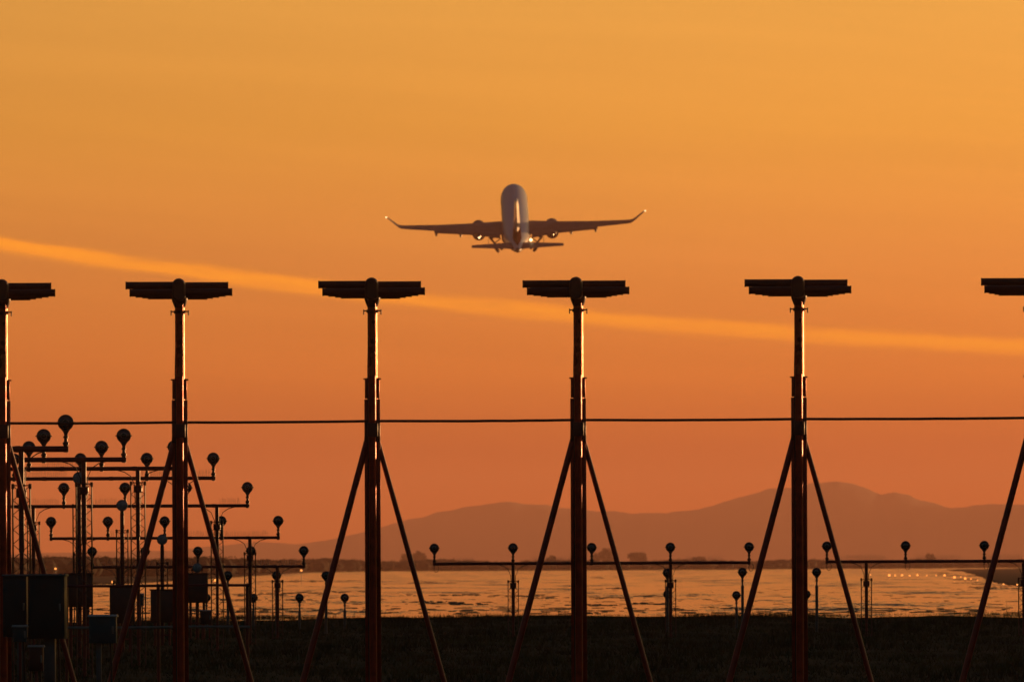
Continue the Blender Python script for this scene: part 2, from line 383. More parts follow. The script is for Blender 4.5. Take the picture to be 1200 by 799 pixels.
# haze over the whole field
mb = MB(); mb.box(0, 11720, 43.5, 11900, 23740, 2 * 46.0)
mb.v = [(x, y, z) for (x, y, z) in mb.v]
HZ = bpy.data.materials.new('haze'); HZ.use_nodes = True; nt = HZ.node_tree; nt.nodes.clear()
ho = nd(nt, 'ShaderNodeOutputMaterial'); pv = nd(nt, 'ShaderNodeVolumePrincipled'); nt.links.new(pv.outputs[0], ho.inputs['Volume'])
pv.inputs['Color'].default_value = (0.86, 0.47, 0.36, 1); pv.inputs['Density'].default_value = 5.9e-5; pv.inputs['Anisotropy'].default_value = 0.45
hz = tag(build(mb, 'haze', HZ, sd=0), 'warm evening haze lying over the field and the mountains', 'haze', kind='stuff')

# scrub along the far shore (reads as one mass) and the few trees that stand out of it
def leaf_cloud(mbx, cx, cy, cz, rx, ry, rz, n, s):
    for _ in range(n):
        while True:
            p = [random.uniform(-1, 1) for _ in range(3)]
            if p[0] ** 2 + p[1] ** 2 + p[2] ** 2 < 1: break
        c = Vector((cx + p[0] * rx, cy + p[1] * ry, cz + p[2] * rz)); a = Vector([random.gauss(0, 1) for _ in range(3)]).normalized(); b = a.orthogonal().normalized(); d = a.cross(b)
        q = s * random.uniform(0.5, 1.3)
        o = len(mbx.v); mbx.v += [tuple(c + b * q), tuple(c - b * q * 0.5 + d * q * 0.8), tuple(c - b * q * 0.5 - d * q * 0.8)]; mbx.f.append((o, o + 1, o + 2))
def shade_core(mbx, cx, cy, cz, rx, ry, rz):      # solid lump added inside a bush to block light and keep it dark
    nu, nv = 9, 6; rings = []
    for j in range(nv + 1):
        t = -math.pi / 2 + math.pi * (j + 0.3) / (nv + 0.6)
        rings.append([(cx + rx * math.cos(t) * math.cos(6.2832 * i / nu) * random.uniform(0.8, 1.1), cy + ry * math.cos(t) * math.sin(6.2832 * i / nu) * random.uniform(0.8, 1.1), cz + rz * math.sin(t) * random.uniform(0.85, 1.1)) for i in range(nu)])
    mbx.loft(rings)
mb = MB()
for px in np.arange(-700, 1900, 2.2):
    if px < -60 or px > 1260:
        if random.random() < 0.5: continue
    sy = np.interp(px, [q[0] for q in shore_px], [q[1] for q in shore_px])
    d0 = max(ground(px, sy).y + 30, np.interp(px, [250, 500], [2600, 3900])); d1 = d0 + random.uniform(0, 500)
    top = np.interp(px, [-700, 0, 60, 150, 260, 330, 450, 600, 1200, 1900], [654, 651, 650.5, 652, 652, 653.5, 655, 656, 655, 655]) + 1.2 * math.sin(px * 0.045) + random.uniform(-1.0, 1.8)
    p = W(px, top, d1); hgt = max(0.8, p.z + CAMH)
    shade_core(mb, p.x, d1 - 1, -CAMH + hgt * 0.40, random.uniform(1.4, 2.6), 2.0, hgt * random.uniform(0.42, 0.54))
    leaf_cloud(mb, p.x, d1, -CAMH + hgt * 0.45, random.uniform(1.2, 2.6), 2.0, hgt * 0.55, 120, 0.13)
    if random.random() < 0.5: leaf_cloud(mb, p.x, d1 - 20, -CAMH + 0.35, 2.5, 2.0, 0.6, 60, 0.13)
tag(build(mb, 'scrub', 'leaf', sd=0), 'low dark scrub lining the far shore of the water', 'scrub', kind='stuff')
def tree(px, top_py, wpx, d, label):
    d = d * 1.5; p = W(px, 660, d); H = W(px, top_py, d).z + CAMH; wd = wpx * K * d
    t = thing('tree', (p.x, d, -CAMH), label, 'tree', 'trees standing out of the far scrub')
    m1 = MB(); m1.path([(0, 0, -0.1), (0.04 * wd, 0, H * 0.35), (0, 0, H * 0.8)], [0.05 * H, 0.035 * H, 0.01 * H], 7)
    for a in range(5):
        an = a * 1.25 + random.random(); m1.path([(0, 0, H * (0.3 + 0.08 * a)), (math.cos(an) * wd * 0.35, math.sin(an) * wd * 0.3, H * (0.55 + 0.06 * a))], [0.018 * H, 0.006 * H], 5)
    build(m1, 'trunk', 'trunk', t)
    m2 = MB()
    for a in range(14):
        an = random.random() * 6.28; rr = random.uniform(0, 0.34) * wd; zc = H * random.uniform(0.36, 0.82)
        k = random.uniform(0.14, 0.24); shade_core(m2, math.cos(an) * rr, math.sin(an) * rr, zc, k * wd * 0.62, k * wd * 0.62, min(k * wd, H - zc) * 0.62)
        leaf_cloud(m2, math.cos(an) * rr, math.sin(an) * rr, zc, k * wd, k * wd, min(k * wd, H - zc), 150, 0.042 * wd)
    build(m2, 'crown', 'leaf', t, sd=0)
for args in [(712, 640.5, 24, 4700, 'tallest round tree on the far shore just right of the fourth mast'),
             (697, 645.5, 14, 4750, 'small round tree against the left side of the tallest far tree'),
             (749, 647, 30, 4700, 'broad low tree on the far shore left of the lamp with a hanging box'),
             (646, 650, 16, 4700, 'small bushy tree far behind between the third lamp and the fourth mast'),
             (490, 645, 26, 4650, 'wide dark tree on the far shore behind the right strut of the third mast'),
             (474, 648, 18, 4650, 'lower tree leaning into the wide dark tree behind the third mast'),
             (820, 652, 22, 4900, 'flat wide bush tree on the far shore right of the middle lamp bar post'),
             (1090, 647.5, 14, 5000, 'small pointed tree above the glowing lights on the right shore')]:
    tree(*args)

# ------------------------------------------------------------------ localizer antenna masts
MDIST = 245.0; PX = K * MDIST          # metres per photo pixel at the masts
GZ = -CAMH
mast_proto = thing('antenna_mast', (0, 0, 0), 'x', 'antenna mast', 'row of antenna masts')
mz = lambda py: W(600, py, MDIST).z - GZ          # height above ground for a photo row at screen centre
zt = mz(349); zs = mz(440); zj = mz(513)
c1 = MB()                                          # two side rails of the lower column with a web between them
for s in (-1, 1):
    c1.box(s * 0.060, 0.0, mz(465) / 2, 0.050, 0.08, mz(465), 0.001)
    c1.box(s * 0.056, 0.0, mz(465) + (zs - mz(465)) / 2 + 0.002, 0.046, 0.085, zs - mz(465) - 0.01, 0.004)
c1.box(0, 0.025, zs / 2, 0.072, 0.012, zs - 0.03)
c1.box(0, 0.02, zs - 0.012, 0.19, 0.09, 0.016)
build(c1, 'column_rails', 'mast', mast_proto)
c2 = MB(); c2.tube((0.0, -0.102, 0.0), (0.0, -0.102, zs + 0.02), 0.040, n=32)
for zz0 in (0.5, 1.2, zj - 0.02, zj + 0.35, zs - 0.06): c2.box(-0.01, -0.045, zz0, 0.08, 0.07, 0.03)
build(c2, 'column_tube', 'mast', mast_proto)
c2 = MB(); c2.box(0.004, -0.115, zj + 0.11, 0.115, 0.115, 0.15, 0.012); c2.box(0.0, -0.05, zj + 0.10, 0.17, 0.05, 0.24, 0.006)
for q in (-1, 1):
    for zq in (0.05, 0.17): c2.tube((q * 0.035, -0.185, zj + zq), (q * 0.035, -0.165, zj + zq), 0.011, n=6)
build(c2, 'strut_clamp', 'antenna', mast_proto)
c2 = MB(); c2.path([(-0.045, -0.085, 0.05), (-0.047, -0.09, 1.0), (-0.044, -0.09, zj - 0.2), (-0.046, -0.09, zs + 0.1), (-0.040, -0.085, zt - 0.5), (-0.040, -0.10, zt - 0.05), (-0.05, -0.25, zt + 0.03)], 0.006, 7)
build(c2, 'coaxial_cable', 'cable', mast_proto)
c3 = MB(); c3.tube((0.006, -0.02, zs - 0.3), (0.006, -0.02, zt), 0.050, n=40)
build(c3, 'upper_pole', 'pole', mast_proto)
c3 = MB(); c3.tube((0.030, -0.090, zs - 0.02), (0.030, -0.080, zt - 0.02), 0.012, n=12)
build(c3, 'feed_pipe', 'pole', mast_proto)
c4 = MB(); c4.lathe([(mz(364), 0.058), (mz(363), 0.066), (mz(361), 0.066), (mz(360), 0.058)], c=(0.006, -0.02, 0))
for s in (-1, 1):
    c4.box(0.006 + s * 0.078, -0.02, mz(361.5), 0.04, 0.03, 0.014); c4.tube((0.006 + s * 0.093, -0.02, mz(360)), (0.006 + s * 0.093, -0.02, mz(366)), 0.007, n=8)
c4.lathe([(mz(357), 0.055), (mz(353), 0.07), (mz(348.5), 0.085), (mz(346), 0.085)], c=(0.006, -0.02, 0))
build(c4, 'collar', 'antenna', mast_proto)
for s in (-1, 1):
    c5 = MB(); top = (s * 0.055, 0.01 * s - 0.01, zj); foot = (s * 0.815, 0.10 * s, 0.0)
    if s < 0: c5.path([top, foot], 0.034, 14)
    else:
        c5.path([top, foot], 0.028, 14)
    tv = Vector(top); c5.box(s * 0.062, 0.0, zj - 0.01, 0.05, 0.07, 0.09)
    c5.box(foot[0], foot[1], 0.012, 0.16, 0.16, 0.03)
    build(c5, 'strut', 'strut', mast_proto)
bm_ = MB(); zu = mz(333.2); zl = mz(341.3)
for zb in (zu, zl): bm_.box(0.006, 0.0, zb, 0.05, 2.56, 0.05, 0.006)
for q in (-0.9, 0.0, 0.9): bm_.box(0.006, q, (zu + zl) / 2, 0.03, 0.05, zu - zl)
boom = build(bm_, 'boom', 'antenna', mast_proto); boom.rotation_euler = (R(-0.32), 0, 0); boom.location = (0, zu * math.sin(R(-0.32)), zu * (1 - math.cos(R(0.32))))
cap = MB(); rings = []
for (yy, k) in ((-1.36, 0.72), (-1.345, 0.9), (-1.31, 1.0), (-1.10, 1.0), (-1.09, 0.94)):
    hw = 0.072 * k; ztop = mz(333) ; zbot = (mz(346.5)); ring = []
    for j in range(17): a = math.pi * j / 16; ring.append((hw * math.cos(a), yy, ztop + hw * math.sin(a)))
    for j in range(9): a = math.pi + math.pi * j / 8; ring.append((hw * math.cos(a), yy, zbot + 0.6 * hw * math.sin(a)))
    rings.append(ring)
cap.loft(rings); build(cap, 'end_cap', 'cap', boom)
halfs = [0.572, 0.53, 0.50, 0.465, 0.43, 0.395, 0.365, 0.335, 0.305]
for i, L in enumerate(halfs):
    yy = -1.22 + i * 0.305; dp = MB()
    r = 0.040 - 0.0004 * i
    zl_, zr_ = (zu, zl) if i % 2 == 0 else (zl, zu)
    for (sgn, zc) in ((-1, zl_), (1, zr_)):
        e = 0.015
        dp.path([(sgn * 0.026, yy, zc), (sgn * (L - e), yy, zc), (sgn * (L - e) + sgn * 0.001, yy, zc), (sgn * L, yy, zc)], [r, r, r * 1.06, r * 1.06], 18)
    build(dp, 'dipole', 'antenna', boom)
masts = [(3.5, 'antenna mast cut by the left edge of the photo, behind the dark grey cabinet'),
         (211, 'antenna mast standing among the crowded lamp bars, right of the strobe poles'),
         (436.7, 'antenna mast in the open gap between the lamp bars and the long right bar'),
         (678, 'antenna mast nearest below the climbing aircraft, just to its right'),
         (936.7, 'antenna mast standing in front of the highest mountain, glint along its right edge'),
         (1210, 'antenna mast at the right edge, only half its antenna and one strut showing')]
for i, (px, lab) in enumerate(masts):
    o = mast_proto if i == 0 else copy_tree(mast_proto)
    p = W(px, 660, MDIST); top = W(px, 349, MDIST).z
    o.location = (p.x + 0.003, MDIST, GZ - 0.018); o['label'] = lab
    for ch in o.children:
        if ch.name.startswith('boom'): ch.rotation_euler = (ch.rotation_euler[0] + R(random.uniform(-0.08, 0.08)), R(random.uniform(-0.25, 0.25)) * 0.3, R(random.uniform(-0.3, 0.3)))
    o.rotation_euler = (0, 0, [0.10, 0.06, 0.0, -0.04, -0.06, 0.0][i] * 0.25)
# feed cable strung from mast to mast
cb = MB(); pts = []
xs_ = [(3.5, 495.7), (211, 494.8), (436.7, 493.2), (678, 492.0), (936.7, 490.8), (1215, 489.3)]
for (a, b) in zip(xs_[:-1], xs_[1:]):
    for i in range(12):
        t = i / 12; sag = 0.6 * 4 * t * (1 - t) + random.uniform(-0.12, 0.12); pts.append(W(a[0] + (b[0] - a[0]) * t, a[1] + (b[1] - a[1]) * t + sag, MDIST + 0.075))
pts.append(W(1215, 489.3, MDIST + 0.075))
cb.path(pts, 0.0145, 8)
tag(build(cb, 'feed_cable', 'cable'), 'thin dark cable strung level along the row of antenna masts', 'cable')

# ------------------------------------------------------------------ approach lights
LR = 0.093
def lamp_meshes():
    h = MB(); prof = [(-0.030, LR * 0.93), (-0.034, LR), (-0.012, LR * 1.01), (0.0, LR * 0.98), (0.045, LR * 0.80), (0.085, LR * 0.45), (0.10, LR * 0.20)]
    h.lathe(prof, 'Y', 32)
    for s in (-1, 1): h.box(s * (LR + 0.005), -0.012, 0.0, 0.018, 0.018, 0.016, 0.003)
    # tapered yoke under the can
    h.loft([[(x * wdt, y * 0.028 + 0.012, zz1) for (x, y) in ((-1, -1), (1, -1), (1, 1), (-1, 1))] for (wdt, zz1) in ((LR * 0.60, -LR * 0.78), (LR * 0.40, -LR * 1.06), (0.025, -LR * 1.27), (0.019, -LR * 1.5))])
    l = MB(); l.lathe([(-0.031, LR * 0.90), (-0.040, LR * 0.80), (-0.047, LR * 0.5), (-0.050, LR * 0.1)], 'Y', 28)
    r = MB()
    def torus(R0, rr, y):
        n = 28; rings = [[((R0 + rr * math.cos(b)) * math.cos(a), y + rr * math.sin(b), (R0 + rr * math.cos(b)) * math.sin(a)) for b in [2 * math.pi * q / 8 for q in range(8)]] for a in [2 * math.pi * j / n for j in range(n)]]
        rings.append(rings[0]); r.loft(rings, cap=False)
    torus(LR * 0.40, 0.0045, -0.047)
    r.box(0, -0.0535, 0.006, LR * 0.34, 0.006, 0.006)
    return h.mesh('lamp', 'lamp'), l.mesh('lens', 'lens'), r.mesh('filament_shield', 'ring', 40)
ME_LAMP, ME_LENS, ME_RING = lamp_meshes()
def stem_mesh(hgt):      # from the crossbar (z=0) up to the yoke
    s = MB(); t = hgt - LR * 1.45
    s.lathe([(-0.04, 0.026), (0.0, 0.027), (t * 0.25, 0.027), (t * 0.30, 0.036), (t * 0.42, 0.036), (t * 0.50, 0.022), (t * 0.72, 0.019), (t * 0.75, 0.030), (t * 0.85, 0.030), (t * 0.92, 0.018), (t, 0.022)], 'Z', 14)
    return s.mesh('lamp_stem', 'stem')
ME_STEM = stem_mesh(0.305)
def add_lamp(parent, loc, ry=0.0):
    st = inst('lamp_stem', ME_STEM, parent, loc)
    la = inst('lamp', ME_LAMP, parent, (loc[0], loc[1], loc[2] + 0.305), (random.uniform(-0.05, 0.03), ry, random.uniform(-0.07, 0.07)))
    inst('lens', ME_LENS, la); inst('filament_shield', ME_RING, la)
def lattice(h0, h1, w=0.10, step=0.16, r=0.008):
    s = MB(); cs = [(-w, -w), (w, -w), (w, w), (-w, w)]
    for c in cs: s.tube((c[0], c[1], h0), (c[0], c[1], h1), r, n=6)
    n = max(1, int((h1 - h0) / step)); dz = (h1 - h0) / n
    for i in range(n):
        for j in range(4):
            a, b = cs[j], cs[(j + 1) % 4]
            if (i + j) % 2: a, b = b, a
            s.tube((a[0], a[1], h0 + i * dz), (b[0], b[1], h0 + (i + 1) * dz), r * 0.62, n=5)
    for zq in (h1, h0 + 0.02):
        for j in range(4): a, b = cs[j], cs[(j + 1) % 4]; s.tube((a[0], a[1], zq), (b[0], b[1], zq), r, n=6)
    for c in cs: s.box(c[0], c[1], h1 - 0.01, 0.03, 0.03, 0.06)
    return s
def light_bar(loc, hb, lamps, posts, label, group, x0=None, x1=None, br=0.024, gap=0.30, spikes=(), loops=()):
    """hb: bar height over ground; lamps, posts: x offsets"""
    t = thing('approach_light_bar', loc, label, 'light bar', group)
    xa = x0 if x0 is not None else min(lamps) - 0.03; xb = x1 if x1 is not None else max(lamps) + 0.03
    b = MB(); b.tube((xa, 0, hb), (xb, 0, hb), br, n=14)
    for q in np.arange(xa + 0.5, xb - 0.2, 1.03): b.tube((q - 0.03, 0, hb), (q + 0.03, 0, hb), br * 1.12, n=14)
    build(b, 'crossbar', 'bar', t)
    for x in lamps: add_lamp(t, (x, 0, hb), 0)
    for x in posts:
        p = MB(); p.tube((x, 0, max(0.0, hb - gap - 0.75)), (x, 0, hb), 0.032, n=14)
        p.tube((x, 0, 0), (x, 0, max(0.02, hb - gap - 0.75)), 0.024, n=10)
        p.lathe([(hb - gap - 0.12, 0.05), (hb - gap - 0.11, 0.062), (hb - gap - 0.03, 0.062), (hb - gap - 0.02, 0.05)], c=(x, 0, 0))
        build(p, 'post', 'bar', t)
        l = lattice(0.0, hb - gap + 0.02); build(l, 'lattice_frame', 'lattice', t, (x, 0, 0))
        c = MB()
        for s in (-1, 1):
            c.path([(x + s * 0.30, -0.01, hb - 0.02), (x + s * 0.19, -0.02, hb - 0.05), (x + s * 0.10, -0.03, hb - 0.11), (x + s * 0.045, -0.035, hb - 0.24), (x + s * 0.040, -0.035, hb - 0.5)], 0.0065, 7)
        build(c, 'conduit', 'cable', t)
    if spikes:
        for (a, b2) in spikes:
            s = MB(); q = a
            while q < b2:
                for sx in (-0.015, 0.015):
                    h = random.uniform(0.07, 0.12); s.tube((q, sx * 0.3, hb + br * 0.9), (q + random.uniform(-0.025, 0.025), sx * 2.5, hb + br + h), 0.0016, n=4, cap=False)
                q += 0.032
            build(s, 'bird_spikes', 'spike', t)
    for x in loops:
        s = MB(); s.path([(x + 0.03 + 0.055 * math.sin(a) * (1 if a < 3.14 else 0.7), -0.045, hb - 0.09 + 0.075 * math.cos(a)) for a in np.linspace(0.2, 6.0, 14)], 0.006, 7); build(s, 'cable_loop', 'cable', t)
    return t
S = 1.03
ends = [(77, 495), (145, 510.5), (204, 523.5), (250, 537), (290, 571), (326, 610), (356, 645)]
bar_labels = ['nearest and highest lamp bar, its right lamp touching the thin cable',
              'second highest lamp bar, its right lamp left of the second antenna mast',
              'lamp bar whose right end is hidden behind the second antenna mast',
              'lamp bar whose right lamp sits just right of the second mast, above its strut',
              'lamp bar with its right lamp out in open sky over a visible post',
              'lamp bar below the open sky, its right lamp just above the mountain foot',
              'lowest lamp bar of the left group, in front of the far shore scrub']
sk = [((-1.9, -1.1),), ((-1.8, -1.2),), ((-1.85, -1.1), (0.2, 0.7)), ((-0.9, -0.2), (0.9, 1.5), (1.7, 2.0)), ((-1.9, -1.1), (-0.6, -0.15), (1.6, 1.95)), ((-1.0, -0.2), (0.3, 0.9), (1.1, 1.9)), ((-1.9, -1.2), (-0.9, -0.1), (1.15, 1.4), (1.58, 1.92))]
bar_pos = []
for i, (ex, ey) in enumerate(ends):
    d = 263.0 + 30 * i; p = W(ex, ey, d); cx = p.x - 2 * S; hb = p.z - GZ - 0.305
    if i == 2: hb += 0.0
    posts = (-1.5 * S, 1.5 * S); bar_pos.append((cx, d, hb))
    light_bar((cx, d, GZ), hb, [(j - 2) * S for j in range(5)], posts, bar_labels[i], 'five lamp bars receding along the runway line', spikes=sk[i], gap=[0.44, 0.33, 0.22, 0.25, 0.29, 0.3, 0.3][i], br=[0.036, 0.032, 0.030, 0.029, 0.029, 0.027, 0.027][i])
# the long bars to the right at the same distance as the lowest bar
D7 = 443.0; S2 = 92.2 * K * D7
p = W(509, 643, D7); hb = p.z - GZ - 0.29
light_bar((p.x, D7, GZ), hb, [S2 * i for i in range(5)], (S2, 3 * S2), 'long five lamp bar crossing the fourth antenna mast, in front of the water', 'long side lamp bars', br=0.03, gap=0.36, spikes=((0.45, 0.75), (1.9, 2.7), (4.9, 5.6)), loops=(0.0, 4 * S2))
p = W(969, 640.5, D7); hb2 = p.z - GZ - 0.29
light_bar((p.x, D7, GZ), hb2, [S2 * i for i in range(4)], (S2 * 0.5, 2.5 * S2), 'long lamp bar at the right edge, over the glowing shore lights', 'long side lamp bars', br=0.03, gap=0.36, spikes=((0.25, 1.15), (1.75, 2.6), (3.05, 3.8)), loops=(0.0, S2, 2 * S2))
# hanging cable loops of the right bar and a control box on a post
for (px, py, nm, lab) in [(783, 671, 'a', ''), ]:
    pass

# ground lamps on single posts
ME_POST = {}
def ground_lamp(px, py, d, label, group, scale=1.0):
    p = W(px, py, d); h = p.z - GZ
    t = thing('post_lamp', (p.x, d, GZ), label, 'lamp', group)
    m1 = MB(); hs = h - LR * 1.5
    m1.tube((0, 0, 0), (0, 0, hs - 0.16), 0.030, n=12); m1.lathe([(hs - 0.18, 0.036), (hs - 0.16, 0.036), (hs - 0.13, 0.018), (hs - 0.06, 0.017), (hs - 0.05, 0.027), (hs - 0.02, 0.027), (hs, 0.019)], 'Z', 12)
    build(m1, 'post', 'grey_post', t)
    la = inst('lamp', ME_LAMP, t, (0, 0, h), (random.uniform(-0.04, 0.04), 0, random.uniform(-0.08, 0.08))); inst('lens', ME_LENS, la); inst('filament_shield', ME_RING, la)
    return t
G8 = 'lamps on single posts by the water'
for i, (px, lab) in enumerate([(267, 'post lamp with its head just above the rail end, left of the lowest bar post'), (324, 'post lamp standing in line under the right post of the lowest bar'), (382, 'post lamp half hidden by the left strut of the third mast, upper row'),
                               (870, 'taller of two post lamps left of the fifth mast'), (957, 'post lamp with pale post just right of the fifth mast')]):
    ground_lamp(px, 674 if i < 3 else 670, 473.0, lab, G8)
for i, (px, py, lab) in enumerate([(242, 700, 'lower row post lamp beside the small brown box, right of the second mast'), (297, 700, 'lower row post lamp just right of the second mast strut'), (351, 700, 'lower row post lamp alone in front of the bright water'), (404, 700, 'lower row post lamp left of the third mast, right of its strut'),
                                   (863, 697, 'shorter of two post lamps left of the fifth mast'), (945, 696, 'low post lamp almost hidden behind the fifth mast'), (782, 696, 'low post lamp in front of the middle post of the long bar')]):
    ground_lamp(px, py, 503.0, lab, G8)
ground_lamp(782, 671, 473.0, 'upper post lamp in front of the middle post of the long bar', G8)

# sequenced strobe units on the centreline: head on a pole, lattice, control box
def strobe(px, py, d, box_top, box_bot, label):
    p = W(px, py, d); h = p.z - GZ
    t = thing('strobe_light', (p.x, d, GZ), label, 'strobe light', 'strobe lights on the runway line')
    hd = MB(); r = 0.095
    hd.lathe([(-0.05, r * 0.94), (-0.055, r), (-0.01, r * 1.02), (0.05, r * 0.9), (0.13, r * 0.6), (0.15, r * 0.4)], 'Y', 28); hd.box(0, 0.03, -r - 0.015, 0.06, 0.06, 0.07, 0.006)
    head = build(hd, 'lamp', 'lamp', t, (0, 0, h))
    ln = MB(); ln.lathe([(-0.05, r * 0.93), (-0.058, r * 0.8), (-0.066, r * 0.45), (-0.069, r * 0.1)], 'Y', 28); build(ln, 'lens', 'strobe', head)
    zt_ = W(px, box_top, d).z - GZ; zb_ = W(px, box_bot, d).z - GZ
    po = MB(); po.tube((0, 0.05, 0), (0, 0.05, h - r - 0.03), 0.034, n=14); build(po, 'post', 'bar', t)
    lt = lattice(zt_ - 0.05, max(zt_ + 0.1, h - 0.42), 0.095); build(lt, 'lattice_frame', 'lattice', t, (0, 0.05, 0))
    bx = MB(); bx.box(0, -0.10, (zt_ + zb_) / 2, 0.42, 0.22, zt_ - zb_, 0.012); bx.box(0, -0.10, zt_ + 0.012, 0.46, 0.27, 0.025, 0.006)
    cbx = build(bx, 'control_box', 'box', t)
    dr = MB(); dr.box(0, -0.216, (zt_ + zb_) / 2, 0.37, 0.010, (zt_ - zb_) - 0.06, 0.003); dr.box(0.15, -0.228, (zt_ + zb_) / 2, 0.02, 0.016, 0.07); build(dr, 'door', 'box', cbx)
    lg = MB()
    for s in (-0.13, 0.13): lg.tube((s, -0.10, 0), (s, -0.10, zb_ + 0.02), 0.026, n=8)
    lg.box(0, -0.10, zb_ * 0.45, 0.26, 0.02, 0.03); build(lg, 'legs', 'bar', t)
strobe(92.5, 560, 351.0, 672.6, 711, 'nearest strobe light, pale disc below the second highest bar beside the thick left post')
strobe(143, 592, 381.0, 687.5, 730, 'strobe light with pale disc on a pole left of the second mast strut')
strobe(190, 632, 411.0, 691.5, 729, 'strobe light with pale disc just left of the second antenna mast')
strobe(231, 665, 441.0, 672.6, 706, 'lowest strobe light, disc sitting on its brown box right of the second mast')

# cabinets and boxes at lower left
def cabinet(name, x0, x1, y0, y1, d, m, legs, label, depth=0.3, legm='grey_post', lw=0.04):
    a = W(x0, y0, d); b = W(x1, y1, d); cx = (a.x + b.x) / 2; w_ = b.x - a.x; z0 = b.z - GZ; z1 = a.z - GZ
    t = thing(name, (cx, d, GZ), label, 'cabinet', 'equipment cabinets'); t.rotation_euler = (0, 0, R(-4.5) if w_ > 0.35 else R(-1.5))
    bd = MB(); bd.box(0, 0, (z0 + z1) / 2, w_, depth, z1 - z0, 0.004); body = build(bd, 'body', m, t)
    ld = MB(); ld.loft([[(x * (w_ / 2 + 0.014), y, zz1) for (x, y) in ((-1, -depth / 2 - 0.035), (1, -depth / 2 - 0.035), (1, depth / 2 + 0.02), (-1, depth / 2 + 0.02))] for zz1 in (z1 - 0.004, z1 + 0.004)] + [[(x * (w_ / 2 + 0.008), y, z1 + 0.020) for (x, y) in ((-1, -depth / 2 + 0.02), (1, -depth / 2 + 0.02), (1, depth / 2 - 0.02), (-1, depth / 2 - 0.02))]]); build(ld, 'lid', m if z1 > 1.2 else 'lid', t)
    vt = MB()
    for q in range(5): vt.box(-w_ * 0.1, -depth / 2 - 0.013, z0 + (z1 - z0) * (0.70 + 0.04 * q), w_ * 0.4, 0.008, (z1 - z0) * 0.016)
    build(vt, 'vent', m, body)
    cd = MB(); cd.path([(w_ * 0.3, depth * 0.2, 0.0), (w_ * 0.3, depth * 0.2, z0 * 0.6), (w_ * 0.26, depth * 0.15, z0 + 0.02)], 0.012, 8); build(cd, 'conduit', 'cable', t)
    dr = MB(); dr.box(0, -depth / 2 - 0.004, (z0 + z1) / 2, w_ * 0.92, 0.012, (z1 - z0) * 0.90, 0.004)
    for q in (0.25, 0.75): dr.tube((-w_ * 0.47, -depth / 2 - 0.012, z0 + (z1 - z0) * q - 0.03), (-w_ * 0.47, -depth / 2 - 0.012, z0 + (z1 - z0) * q + 0.03), 0.008, n=8)
    door = build(dr, 'door', m, body)
    hd = MB(); hd.box(w_ * 0.38, -depth / 2 - 0.020, (z0 + z1) / 2, 0.018, 0.02, 0.08, 0.004); build(hd, 'handle', 'rail', door) if False else build(hd, 'handle', 'rail', body)
    for lx in legs:
        l = MB(); l.box(lx, 0, z0 / 2, lw, lw, z0, 0.003); l.box(lx, 0, 0.01, lw * 2.2, lw * 2.2, 0.02); build(l, 'leg', legm, t)
    return t
cabinet('equipment_cabinet', 34.5, 77.5, 674.5, 748, 241.5, 'cabinet', (0.02,), 'tall nearly black cabinet on a thick post, sunlit along its right side', 0.34, lw=0.12)
cabinet('equipment_cabinet', 4.0, 32.0, 674.8, 746, 242.4, 'cabinet_grey', (0.06,), 'dark grey cabinet at the left edge, beside the taller black cabinet', 0.26, lw=0.08)
cabinet('junction_box', 15.5, 31.5, 734, 752, 241.2, 'cabinet_blue', (0.0,), 'small grey box in front of the lower corner of the dark grey cabinet', 0.12, 'bar', lw=0.03)
cabinet('equipment_cabinet', 104.8, 136.7, 722.0, 753, 240.5, 'cabinet_blue', (-0.045,), 'small blue grey cabinet with pale top edge on one grey post', 0.24, lw=0.055)
cabinet('junction_box', 34, 51, 757.5, 786, 240.9, 'box', (0.0,), 'small red brown box low under the tall black cabinet', 0.14, 'bar', lw=0.035)
cabinet('junction_box', 234.5, 248, 715.5, 731, 440.0, 'box', (-0.07, 0.07), 'small brown box right of the second mast, beneath the lowest strobe light', 0.2, 'bar', lw=0.03)
cabinet('junction_box', 161, 168.5, 696, 709.5, 415.0, 'cabinet_blue', (0.0,), 'tiny blue grey box between two brown strobe boxes', 0.1, 'bar', lw=0.025)
# two rail pipe barrier
d = 262.0; a = W(78, 686.2, d); b = W(293, 685.6, d); lo_ = W(200, 734.5, d).z - GZ
t = thing('pipe_barrier', (a.x, d, GZ), 'two rail pipe barrier running behind the cabinets and second mast', 'barrier')
L = b.x - a.x; zt_ = (a.z + b.z) / 2 - GZ
for zq, x0 in ((zt_, 0.0), (lo_, 0.0)):
    m1 = MB(); m1.path([(x0, 0, zq), (L * 0.3, 0, zq - 0.004), (L * 0.7, 0, zq + 0.004), (L, 0, zq)], 0.016, 10); build(m1, 'rail', 'rail' if zq == lo_ else 'bar', t)
for q in (0.0, 0.5, 0.985):
    m1 = MB(); m1.tube((L * q, 0.02, 0), (L * q, 0.02, zt_ + 0.02), 0.02, n=10); build(m1, 'post', 'bar', t)

